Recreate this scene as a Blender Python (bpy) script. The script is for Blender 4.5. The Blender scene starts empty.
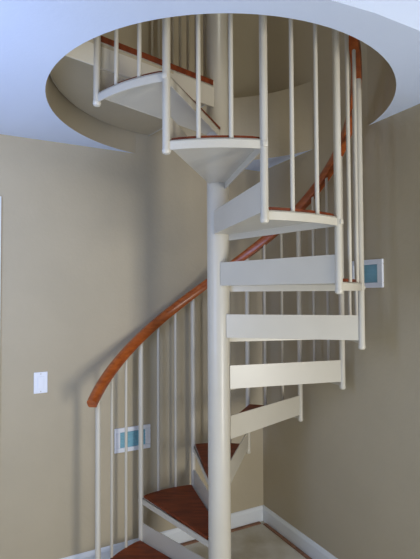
import bpy, bmesh, math
from mathutils import Vector, Matrix

SC = bpy.context.scene
COL = SC.collection
rad = math.radians

# ------------------------------------------------------------------ materials
def srgb(r, g, b):
    f = lambda c: (c/255/12.92) if c/255 <= .04045 else ((c/255+.055)/1.055)**2.4
    return (f(r), f(g), f(b), 1)

def mat(name, col, rough=.6, spec=.5, var=.06, scale=8., bump=0., bscale=60., col2=None, coat=0., stretch=(1, 1, 1), detail=4.):
    m = bpy.data.materials.new(name); m.use_nodes = True
    nt = m.node_tree; N = nt.nodes; L = nt.links
    b = N['Principled BSDF']
    b.inputs['Roughness'].default_value = rough
    b.inputs['Specular IOR Level'].default_value = spec
    b.inputs['Coat Weight'].default_value = coat
    b.inputs['Coat Roughness'].default_value = .15
    tc = N.new('ShaderNodeTexCoord'); mp = N.new('ShaderNodeMapping')
    mp.inputs['Scale'].default_value = stretch
    L.new(tc.outputs['Object'], mp.inputs['Vector'])
    n = N.new('ShaderNodeTexNoise'); n.inputs['Scale'].default_value = scale; n.inputs['Detail'].default_value = detail
    L.new(mp.outputs['Vector'], n.inputs['Vector'])
    r = N.new('ShaderNodeValToRGB')
    if col2 is None:
        r.color_ramp.elements[0].color = tuple(c*(1-var) for c in col[:3])+(1,)
        r.color_ramp.elements[1].color = tuple(min(1, c*(1+var)) for c in col[:3])+(1,)
    else:
        r.color_ramp.elements[0].color = col; r.color_ramp.elements[1].color = col2
    r.color_ramp.elements[0].position = .35; r.color_ramp.elements[1].position = .65
    L.new(n.outputs['Fac'], r.inputs['Fac']); L.new(r.outputs['Color'], b.inputs['Base Color'])
    if bump:
        n2 = N.new('ShaderNodeTexNoise'); n2.inputs['Scale'].default_value = bscale
        L.new(tc.outputs['Object'], n2.inputs['Vector'])
        bp = N.new('ShaderNodeBump'); bp.inputs['Strength'].default_value = bump; bp.inputs['Distance'].default_value = .004
        L.new(n2.outputs['Fac'], bp.inputs['Height']); L.new(bp.outputs['Normal'], b.inputs['Normal'])
    return m

M = {}
M['wall'] = mat('beige_wall_paint', srgb(184, 172, 148), .7, .3, .03, 3, .25, 45)
M['ceil'] = mat('blue_cast_ceiling_paint', srgb(214, 226, 250), .85, .2, .015, 2, .15, 60)  # white ceiling, with the blue cast of daylight mixed into its colour
M['steel'] = mat('cream_painted_steel', srgb(206, 200, 186), .32, .5, .02, 6, .05, 30)
M['wood'] = mat('red_brown_tread_wood', srgb(100, 42, 18), .5, .25, 0, 9, .1, 40, col2=srgb(130, 60, 28), stretch=(1, 5, 1))
M['rail'] = mat('orange_brown_rail_wood', srgb(150, 70, 24), .3, .5, 0, 10, 0, 40, col2=srgb(178, 92, 36), coat=.3, stretch=(2, 2, 6))
M['trim'] = mat('white_trim_paint', srgb(226, 230, 234), .45, .4, .02, 5)
M['plastic'] = mat('white_plastic', srgb(232, 236, 246), .35, .5, .01, 5)
M['teal'] = mat('teal_lens', srgb(128, 182, 202), .3, .5, .08, 12)
M['tack'] = mat('tack_strip_wood', srgb(140, 104, 84), .8, .2, .15, 30)
M['screw'] = mat('screw_metal', srgb(190, 190, 190), .3, .6, .02, 10)
M['upfloor'] = mat('upper_floor_carpet', srgb(150, 138, 112), .95, .1, .08, 60)
# raw concrete floor with plaster-splash patches
M['floor'] = mat('raw_concrete_floor', srgb(176, 166, 142), .85, .2, 0, 3.2, .3, 30, col2=srgb(216, 212, 202), detail=8)

# ------------------------------------------------------------------ mesh helpers
def ob(name, bm, m, parent=None, smooth=False, label=None):
    me = bpy.data.meshes.new(name)
    bmesh.ops.recalc_face_normals(bm, faces=bm.faces)
    bm.to_mesh(me); bm.free()
    for x in (m if isinstance(m, (list, tuple)) else [m]): me.materials.append(x)
    if smooth:
        me.polygons.foreach_set('use_smooth', [True]*len(me.polygons))
        try: me.set_sharp_from_angle(angle=rad(40))
        except Exception: pass
    o = bpy.data.objects.new(name, me); COL.objects.link(o)
    if parent: o.parent = parent
    if label: o['label'] = label
    return o

def prism(bm, pts, z0, z1):
    """vertical prism from a 2-D polygon"""
    a = [bm.verts.new((x, y, z0)) for x, y in pts]; b = [bm.verts.new((x, y, z1)) for x, y in pts]
    n = len(pts)
    bm.faces.new(a[::-1]); bm.faces.new(b)
    for i in range(n): bm.faces.new((a[i], a[(i+1) % n], b[(i+1) % n], b[i]))

def strip(bm, path, th, z0, z1, side=1):
    """thin upright strip following a 2-D path, thickened to one side"""
    n = len(path); off = []
    for i, (x, y) in enumerate(path):
        p = path[max(0, i-1)]; q = path[min(n-1, i+1)]
        dx, dy = q[0]-p[0], q[1]-p[1]; l = math.hypot(dx, dy)
        off.append((x-dy/l*th*side, y+dx/l*th*side))
    g = [[bm.verts.new((path[i][0], path[i][1], z0)), bm.verts.new((off[i][0], off[i][1], z0)),
          bm.verts.new((off[i][0], off[i][1], z1)), bm.verts.new((path[i][0], path[i][1], z1))] for i in range(n)]
    for i in range(n-1):
        for k in range(4): bm.faces.new((g[i][k], g[i][(k+1) % 4], g[i+1][(k+1) % 4], g[i+1][k]))
    bm.faces.new(g[0][::-1]); bm.faces.new(g[-1])

def lathe(bm, cx, cy, prof, seg=20):
    rings = []
    for r, z in prof:
        rings.append([bm.verts.new((cx+r*math.cos(2*math.pi*k/seg), cy+r*math.sin(2*math.pi*k/seg), z)) for k in range(seg)])
    for a, b in zip(rings, rings[1:]):
        for k in range(seg): bm.faces.new((a[k], a[(k+1) % seg], b[(k+1) % seg], b[k]))
    bm.faces.new(rings[0][::-1]); bm.faces.new(rings[-1])

def obox(bm, c, u, v, w, hu, hv, hw, bev=0):
    """box by centre, three unit axes and half sizes"""
    vs = []
    for a in (-1, 1):
        for b in (-1, 1):
            for d in (-1, 1):
                vs.append(bm.verts.new(Vector(c)+u*hu*a+v*hv*b+w*hw*d))
    fs = [(0, 1, 3, 2), (4, 6, 7, 5), (0, 4, 5, 1), (2, 3, 7, 6), (0, 2, 6, 4), (1, 5, 7, 3)]
    nf = [bm.faces.new([vs[i] for i in f]) for f in fs]
    if bev:
        es = set(e for f in nf for e in f.edges)
        bmesh.ops.bevel(bm, geom=list(es), offset=bev, segments=2, profile=.5, affect='EDGES')

# ------------------------------------------------------------------ measures
H = 2.44                      # ceiling
UP = 2.86                     # upper floor level
C = Vector((.365, 3.2056, 0))
az = rad(27.6)
Ld = Vector((-math.cos(az), -math.sin(az), 0))     # along the left wall, away from the corner
Rd = Vector((math.sin(az), -math.cos(az), 0))      # along the right wall, away from the corner
Z = Vector((0, 0, 1))
def P2(s, t):                                        # room coordinates: s along left wall, t along right wall
    p = C+Ld*s+Rd*t; return (p.x, p.y)
PX, PY = .041, 2.2263
R = .6684
RISE = .2489
def zt(n): return 1.8657+(n-8)*RISE                  # rim level of tread n
def ang(n): return -76.88+(8-n)*30.0                 # azimuth of its rear corner
def pol(a, r): return (PX+r*math.cos(rad(a)), PY+r*math.sin(rad(a)))
HX, HY, HR = .0492, 2.1675, .7915                   # ceiling opening

def struct(name, bm, m):
    o = ob(name, bm, m); o['kind'] = 'structure'; return o

# ------------------------------------------------------------------ room shell
WT = .12; TOP = 5.0
SL = 3.0; TR = 3.7
bm = bmesh.new(); prism(bm, [P2(0, 0), P2(SL, 0), P2(SL+WT, -WT), P2(-WT, -WT)], 0, TOP); struct('wall_back', bm, M['wall'])
bm = bmesh.new(); prism(bm, [P2(0, 0), P2(-WT, -WT), P2(-WT, TR), P2(0, TR)], 0, TOP); struct('wall_right', bm, M['wall'])
bm = bmesh.new(); prism(bm, [P2(SL, 0), P2(SL+WT, -WT), P2(SL+WT, 5.2), P2(SL, 5.2)], 0, TOP); struct('wall_left', bm, M['wall'])
bm = bmesh.new(); prism(bm, [P2(-WT-.9, -WT), P2(SL+WT, -WT), P2(SL+WT, 6), P2(-WT-.9, 6)], -.15, 0); struct('floor', bm, M['floor'])

# lower ceiling slab, its front edge is the soffit face, cut by the round stair opening
s1, s2, s3 = Vector((.359, 1.315)), Vector((.515, 1.379)), Vector((.70, 1.477))
def cut(p, d, plane_s=None):                         # intersection of p+k*d with line s=const or (right wall) s=0
    # s coordinate of a point
    sc = lambda q: (q[0]-C.x)*Ld.x+(q[1]-C.y)*Ld.y
    k = (plane_s-sc(p))/(d[0]*Ld.x+d[1]*Ld.y); return (p[0]+k*d[0], p[1]+k*d[1])
eR = cut(s3, Vector((.88, .50)), 0.0); eL = cut(s1, Vector((-.93, -.36)), SL)
bm = bmesh.new(); prism(bm, [P2(0, 0), P2(SL, 0), eL, tuple(s1), tuple(s2), tuple(s3), eR], H, UP)
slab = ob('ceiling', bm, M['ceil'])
bm = bmesh.new(); lathe(bm, HX, HY, [(HR, H-.3), (HR, UP+.3)], 96); cutter = ob('cutter', bm, M['wall'])
md = slab.modifiers.new('b', 'BOOLEAN'); md.object = cutter; md.operation = 'DIFFERENCE'; md.solver = 'EXACT'
dg = bpy.context.evaluated_depsgraph_get()
me = bpy.data.meshes.new_from_object(slab.evaluated_get(dg))
slab.modifiers.clear(); slab.data = me
bpy.data.objects.remove(cutter)
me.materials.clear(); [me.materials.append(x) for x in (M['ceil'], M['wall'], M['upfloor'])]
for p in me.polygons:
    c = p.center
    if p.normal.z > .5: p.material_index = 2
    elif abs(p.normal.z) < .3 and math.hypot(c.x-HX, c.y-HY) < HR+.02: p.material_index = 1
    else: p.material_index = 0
slab['kind'] = 'structure'
# upper storey ceiling and the near, higher ceiling
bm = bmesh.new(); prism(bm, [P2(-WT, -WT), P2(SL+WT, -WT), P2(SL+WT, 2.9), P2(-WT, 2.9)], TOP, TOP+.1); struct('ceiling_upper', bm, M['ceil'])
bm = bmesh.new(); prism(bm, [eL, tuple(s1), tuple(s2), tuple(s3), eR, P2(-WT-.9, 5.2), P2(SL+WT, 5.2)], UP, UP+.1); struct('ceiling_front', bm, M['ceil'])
# upper storey near wall (closes the upstairs from the open room)
bm = bmesh.new(); prism(bm, [P2(-WT, 2.6), P2(SL+WT, 2.6), P2(SL+WT, 2.72), P2(-WT, 2.72)], UP+.1, TOP); struct('wall_upper', bm, M['wall'])

# baseboards with a bevelled top
def baseboard(name, a, b, nrm, h=.10):
    a = Vector(a); b = Vector(b); n = Vector(nrm[:2])
    bm = bmesh.new()
    prof = [(0, 0), (.015, 0), (.015, h-.022), (.009, h-.006), (.004, h), (0, h)]
    ga = [bm.verts.new((a.x+n.x*d, a.y+n.y*d, z)) for d, z in prof]
    gb = [bm.verts.new((b.x+n.x*d, b.y+n.y*d, z)) for d, z in prof]
    for i in range(6): bm.faces.new((ga[i], ga[(i+1) % 6], gb[(i+1) % 6], gb[i]))
    bm.faces.new(ga[::-1]); bm.faces.new(gb)
    return struct(name, bm, M['trim'])
baseboard('baseboard_back', P2(.012, 0), P2(1.66, 0), Rd)
baseboard('baseboard_right', P2(0, 0), P2(0, TR), Ld)
baseboard('baseboard_left', P2(SL, .1), P2(SL, 5.2), -Ld)
# carpet tack strips lying on the bare floor along the baseboards
for i, (a, b) in enumerate((((.05, .032), (1.60, .032)), ((.032, .06), (.032, TR-.1)))):
    bm = bmesh.new(); p, q = Vector(P2(*a)+(0,)), Vector(P2(*b)+(0,))
    u = (q-p).normalized(); v = Z.cross(u)
    obox(bm, (p+q)/2+Z*.004, u, v, Z, (q-p).length/2, .011, .0038)
    o = struct('trim_%d' % (i+1), bm, M['tack'])

# door with white casing at the far left of the back wall (only its edge shows)
def wbox(bm, s0, s1_, z0, z1, d0, d1, bev=0):
    c = C+Ld*(s0+s1_)/2+Rd*(d0+d1)/2+Z*(z0+z1)/2
    obox(bm, c, Ld, Rd, Z, abs(s1_-s0)/2, abs(d1-d0)/2, (z1-z0)/2, bev)
bm = bmesh.new()
wbox(bm, 1.678, 1.73, 0, 2.10, 0, .018, .003); wbox(bm, 2.50, 2.568, 0, 2.10, 0, .018, .003); wbox(bm, 1.731, 2.499, 2.035, 2.10, 0, .018, .003)
struct('trim_3', bm, M['trim'])
bm = bmesh.new()
wbox(bm, 1.732, 2.498, .005, 2.033, .001, .010)
for z0, z1 in ((.2, .95), (1.1, 1.9)):
    for s0 in (1.83, 2.15): wbox(bm, s0, s0+.25, z0, z1, .0101, .015, .004)
door = struct('door_1', bm, M['trim'])
bm = bmesh.new(); c = C+Ld*1.80+Rd*.05+Z*.98
bmesh.ops.create_uvsphere(bm, u_segments=16, v_segments=10, radius=.027, matrix=Matrix.Translation(c))
obox(bm, C+Ld*1.80+Rd*.022+Z*.98, Ld, Rd, Z, .01, .02, .01)
ob('door_knob', bm, M['screw'], door, True)

# ------------------------------------------------------------------ wall fittings
def wall_frame(side):
    return (Ld, Rd) if side == 'back' else (Rd, Ld)
def fitting_root(name, side, s, z, label, cat):
    d, n = wall_frame(side)
    e = bpy.data.objects.new(name, None); COL.objects.link(e)
    e.location = C+d*s+Z*z
    e['label'] = label; e['category'] = cat
    return e
def fbox(bm, side, u0, u1, z0, z1, d0, d1, bev=0):
    d, n = wall_frame(side)
    obox(bm, d*(u0+u1)/2+n*(d0+d1)/2+Z*(z0+z1)/2, d, n, Z, (u1-u0)/2, (d1-d0)/2, (z1-z0)/2, bev)

sw = fitting_root('light_switch', 'back', 1.472, 1.086, 'white rocker light switch on the beige wall left of the handrail end', 'light switch')
bm = bmesh.new(); fbox(bm, 'back', -.036, .036, -.058, .058, .0, .006, .002); ob('switch_plate', bm, M['plastic'], sw)
bm = bmesh.new(); fbox(bm, 'back', -.016, .016, -.034, .034, .006, .010, .0015); ob('rocker', bm, M['plastic'], sw)
for zz in (-.048, .048):
    bm = bmesh.new(); fbox(bm, 'back', -.003, .003, zz-.003, zz+.003, .006, .0075, .0007); ob('screw', bm, M['screw'], sw)

def step_light(side, s, z, label):
    e = fitting_root('step_light', side, s, z, label, 'step light')
    bm = bmesh.new(); hw, hh, b = .112, .072, .026
    fbox(bm, side, -hw, hw, hh-b, hh, 0, .012, .003); fbox(bm, side, -hw, hw, -hh, -hh+b, 0, .012, .003)
    fbox(bm, side, -hw, -hw+b+.008, -hh+b, hh-b, 0, .012, .003); fbox(bm, side, hw-b-.008, hw, -hh+b, hh-b, 0, .012, .003)
    ob('frame', bm, M['plastic'], e)
    bm = bmesh.new(); fbox(bm, side, -hw+b, hw-b, -hh+b, hh-b, .0005, .004)
    for k in range(5):
        zz = -hh+b+(k+.5)*(2*hh-2*b)/5
        fbox(bm, side, -hw+b+.008, hw-b-.008, zz-.004, zz+.004, .004, .008)
    ob('louvered_lens', bm, M['teal'], e, label='teal louvered lens')
    return e
step_light('back', .946, .702, 'white-framed teal step light low on the wall behind the left balusters')
step_light('right', .966, 1.671, 'white-framed teal step light high on the right wall beside the outer post')

# ------------------------------------------------------------------ spiral staircase
st = bpy.data.objects.new('spiral_staircase', None); COL.objects.link(st); st.location = (PX, PY, 0)
st['label'] = 'cream steel spiral staircase with red-brown wooden treads and curved orange-brown handrail'
st['category'] = 'staircase'
inv = Matrix.Translation((-PX, -PY, 0))
def part(name, bm, m, parent=None, smooth=False, label=None):
    bmesh.ops.transform(bm, matrix=inv, verts=bm.verts)
    o = ob(name, bm, m, None, smooth, label)
    o.parent = parent or st
    return o
PR = .0545
bm = bmesh.new(); lathe(bm, PX, PY, [(PR, .012), (PR, 3.62), (PR-.008, 3.632)], 40)
pole = part('center_pole', bm, M['steel'], None, True)
bm = bmesh.new(); lathe(bm, PX, PY, [(.12, 0), (.12, .010), (.115, .012)], 40)
part('base_plate', bm, M['steel'], pole, True)

NS = 12
def arc(a0, a1, r, n=NS): return [pol(a0+(a1-a0)*i/n, r) for i in range(n+1)]
def make_tread(n):
    an, ar = ang(n)+30, ang(n); z = zt(n)
    inner = arc(ar-30, an+30, PR+.001, 8); outer = arc(an, ar, R)
    poly = inner+outer
    bm = bmesh.new()
    prism(bm, poly, z-.005, z)                                        # pan
    strip(bm, outer, .006, z-.034, z, -1)                            # curved rim
    ni = pol(an+30, PR+.001); nr = pol(ar-30, PR+.001)
    strip(bm, [ni, pol(an, R)], .005, z-.034, z, -1)                 # nosing flange
    t = part('tread', bm, M['steel'])
    bm = bmesh.new()                                                   # board
    oi = arc(an-1.0, ar+1.2, R-.016); ii = arc(ar-24, an+28, PR+.009, 8)
    prism(bm, ii+oi, z+.0003, z+.014)
    es = [e for e in bm.edges if all(v.co.z > z+.011 for v in e.verts)]
    bmesh.ops.bevel(bm, geom=es, offset=.004, segments=2, profile=.5, affect='EDGES')
    part('tread_board', bm, M['wood'], t)
    bm = bmesh.new(); strip(bm, [nr, pol(ar, R)], .005, z-.006, z+.1053, -1)
    # two small rivet heads at the outer end
    o = part('riser_bar', bm, M['steel'], t)
    return t
for n in range(1, 11): make_tread(n)

# rail helix: centre line height over the azimuth
def zr(a): return zt(8)+(ang(8)-a)/30*RISE+1.20
A0, A1 = 170.5, ang(10)-1.5
# handrail profile (loaf section)
prof = [(-.020, -.027), (.020, -.027), (.024, -.016), (.024, .008), (.019, .020), (.009, .026), (-.009, .026), (-.019, .020), (-.024, .008), (-.024, -.016)]
bm = bmesh.new(); rings = []; K = 150
for i in range(K+1):
    a = A0+(A1-A0)*i/K; x, y = pol(a, R-.010); z = zr(a)
    slope = math.atan2(RISE, R*rad(30))
    rv = Vector((math.cos(rad(a)), math.sin(rad(a)), 0)); tv = Vector((math.sin(rad(a)), -math.cos(rad(a)), 0))
    upv = (Z*math.cos(slope)-tv*math.sin(slope))
    rings.append([bm.verts.new(Vector((x, y, z))+rv*u+upv*v) for u, v in prof])
m = len(prof)
for p, q in zip(rings, rings[1:]):
    for k in range(m): bm.faces.new((p[k], p[(k+1) % m], q[(k+1) % m], q[k]))
bm.faces.new(rings[0]); bm.faces.new(rings[-1][::-1])
part('handrail', bm, M['rail'], None, True)

def baluster(a, z0, z1, r, foot=False, zb=None, name='baluster'):
    x, y = pol(a, R+(-.004 if foot else -.012))
    bm = bmesh.new()
    if foot:
        lathe(bm, x, y, [(r*.45, z0-.014), (r*.9, z0-.011), (r*1.1, z0-.004), (r*1.1, z0+.003), (r, z0+.006), (r, z1)], 16)
    else:
        lathe(bm, x, y, [(r, z0), (r, z1)], 12)
    if zb:                                                             # bolt cap where the next tread is fixed
        rv = Vector((math.cos(rad(a)), math.sin(rad(a)), 0)); tv = Vector((-rv.y, rv.x, 0))
        obox(bm, Vector((x, y, zb))+rv*(r), rv, tv, Z, .004, .010, .010, .003)
    return part(name, bm, M['steel'], None, True)
for n in range(0, 11):
    a = ang(n); z0 = zt(n)-.034
    top = zr(a)-.026
    if n == 0: z0 = .022
    baluster(a, z0, top, .0145, True, zt(n+1)-.019, 'newel_post')
for n in range(1, 11):
    for f in (1/3, 2/3):
        a = ang(n)+30-30*f
        baluster(a, zt(n)-.001, zr(a)-.026, .0082)

# landing: wedge platform from the pole out to the edge of the opening
an = ang(10); zl = 2.605; ae = an-98
ni = Vector(pol(an+30, PR+.001)); no = Vector(pol(an, R))
d = (no-ni).normalized()
def to_hole(p, d, rr):
    q = p-Vector((HX, HY)); b = q.dot(d); c = q.dot(q)-rr*rr
    return p+d*(-b+math.sqrt(b*b-c))
e1 = to_hole(ni, d, HR-.004)
ri = Vector(pol(ae-30, PR+.001)); d2 = (Vector(pol(ae, R))-ri).normalized(); e2 = to_hole(ri, d2, HR-.004)
a1 = math.atan2(e1.y-HY, e1.x-HX); a2 = math.atan2(e2.y-HY, e2.x-HX)
if a1 < 0: a1 += 2*math.pi
if a2 < 0: a2 += 2*math.pi
outer = [(HX+(HR-.004)*math.cos(a1+(a2-a1)*i/14), HY+(HR-.004)*math.sin(a1+(a2-a1)*i/14)) for i in range(15)]
def clip(p):                                         # keep the platform in front of the back wall
    t = (p[0]-C.x)*Rd.x+(p[1]-C.y)*Rd.y
    return (p[0]+Rd.x*max(0, .006-t), p[1]+Rd.y*max(0, .006-t))
outer = [clip(q) for q in outer]; e2 = Vector(outer[-1])
inner = arc(ae-30, an+30, PR+.001, 8)
bm = bmesh.new(); prism(bm, inner+outer, zl-.03, zl-.024)
strip(bm, [tuple(ni), tuple(e1)], .006, zl-.128, zl-.001, -1)
strip(bm, [tuple(ri), tuple(e2)], .006, zl-.045, zl-.001, 1)
land = part('landing', bm, M['steel'])
bm = bmesh.new(); ins = [(PX+(x-PX)*1.0, y) for x, y in outer]
prism(bm, arc(ae-28, an+28, PR+.009, 8)+[(HX+(x-HX)*.99, HY+(y-HY)*.99) for x, y in outer], zl-.0235, zl-.006+.008)
part('tread_board', bm, M['wood'], land)
bm = bmesh.new(); prism(bm, arc(ae-27, an+24, PR+.012, 8)+[(HX+(x-HX)*.985, HY+(y-HY)*.985) for x, y in outer], zl-.042, zl-.0305)
part('underside_panel', bm, M['wall'], land, label='beige painted underside panel')
# guard along the far edge of the landing
tv = (e2-ri)
bm = bmesh.new(); zc = zl+.95
for k, f in enumerate([.14+.115*i for i in range(8)]):
    p = ri+tv*f
    b2 = bmesh.new(); lathe(b2, p.x, p.y, [(.0082, zl+.003), (.0082, zc)], 12)
    part('baluster', b2, M['steel'], None, True)
u = Vector((d2.x, d2.y, 0)); v = Z.cross(u); mid = ri+tv*.54
obox(bm, (mid.x, mid.y, zc+.03), u, v, Z, tv.length*.44, .026, .030, .01)
part('guard_rail', bm, M['rail'], None, True)

# ------------------------------------------------------------------ light
w = bpy.data.worlds.new('world'); SC.world = w; w.use_nodes = True
w.node_tree.nodes['Background'].inputs['Color'].default_value = (.82, .88, 1.0, 1)
w.node_tree.nodes['Background'].inputs['Strength'].default_value = .22

def area(name, loc, target, sx, sy, power, col):
    l = bpy.data.lights.new(name, 'AREA'); l.shape = 'RECTANGLE'; l.size = sx; l.size_y = sy
    l.energy = power; l.color = col
    o = bpy.data.objects.new(name, l); COL.objects.link(o); o.location = loc
    o.rotation_euler = (Vector(target)-Vector(loc)).to_track_quat('-Z', 'Y').to_euler()
    return o
area('window_daylight', (2.25, -.85, 1.05), (0, 2.2, 1.3), .7, 1.6, 69, (1.0, .97, .89))
area('ground_bounce_daylight', (-.15, .1, .03), (.0, .75, 2.4), 2.2, 1.4, 31, (.54, .74, 1.0))
area('back_wall_fill', tuple(C+Ld*2.35+Rd*1.5+Z*1.75), tuple(C+Ld*1.75+Z*1.7), .6, 1.1, 16, (.42, .57, 1.0))  # added cool fill for the left part of the back wall; no window here
pl = bpy.data.lights.new('upstairs_lamp', 'POINT'); pl.energy = 20; pl.color = (1, .98, .86); pl.shadow_soft_size = .25
po = bpy.data.objects.new('upstairs_lamp', pl); COL.objects.link(po); po.location = (.5, 1.3, 4.5)

# ------------------------------------------------------------------ camera
cd = bpy.data.cameras.new('camera'); cam = bpy.data.objects.new('camera', cd); COL.objects.link(cam)
cd.sensor_fit = 'VERTICAL'; cd.sensor_height = 36; cd.lens = 453.48/559*36; cd.clip_start = .05
th, rl = .0302, -.0048
F = Vector((0, math.cos(th), math.sin(th))); U = Vector((0, -math.sin(th), math.cos(th))); X = Vector((1, 0, 0))
right = X*math.cos(rl)+U*math.sin(rl); up = -X*math.sin(rl)+U*math.cos(rl)
mw = Matrix((right, up, -F)).transposed().to_4x4(); mw.translation = (0, 0, 1.5752)
cam.matrix_world = mw
SC.camera = cam
SC.view_settings.view_transform = 'Standard'; SC.view_settings.look = 'None'
SC.view_settings.gamma = 1; SC.view_settings.use_curve_mapping = False
SC.view_settings.exposure = -.06
SC.cycles.use_denoising = True
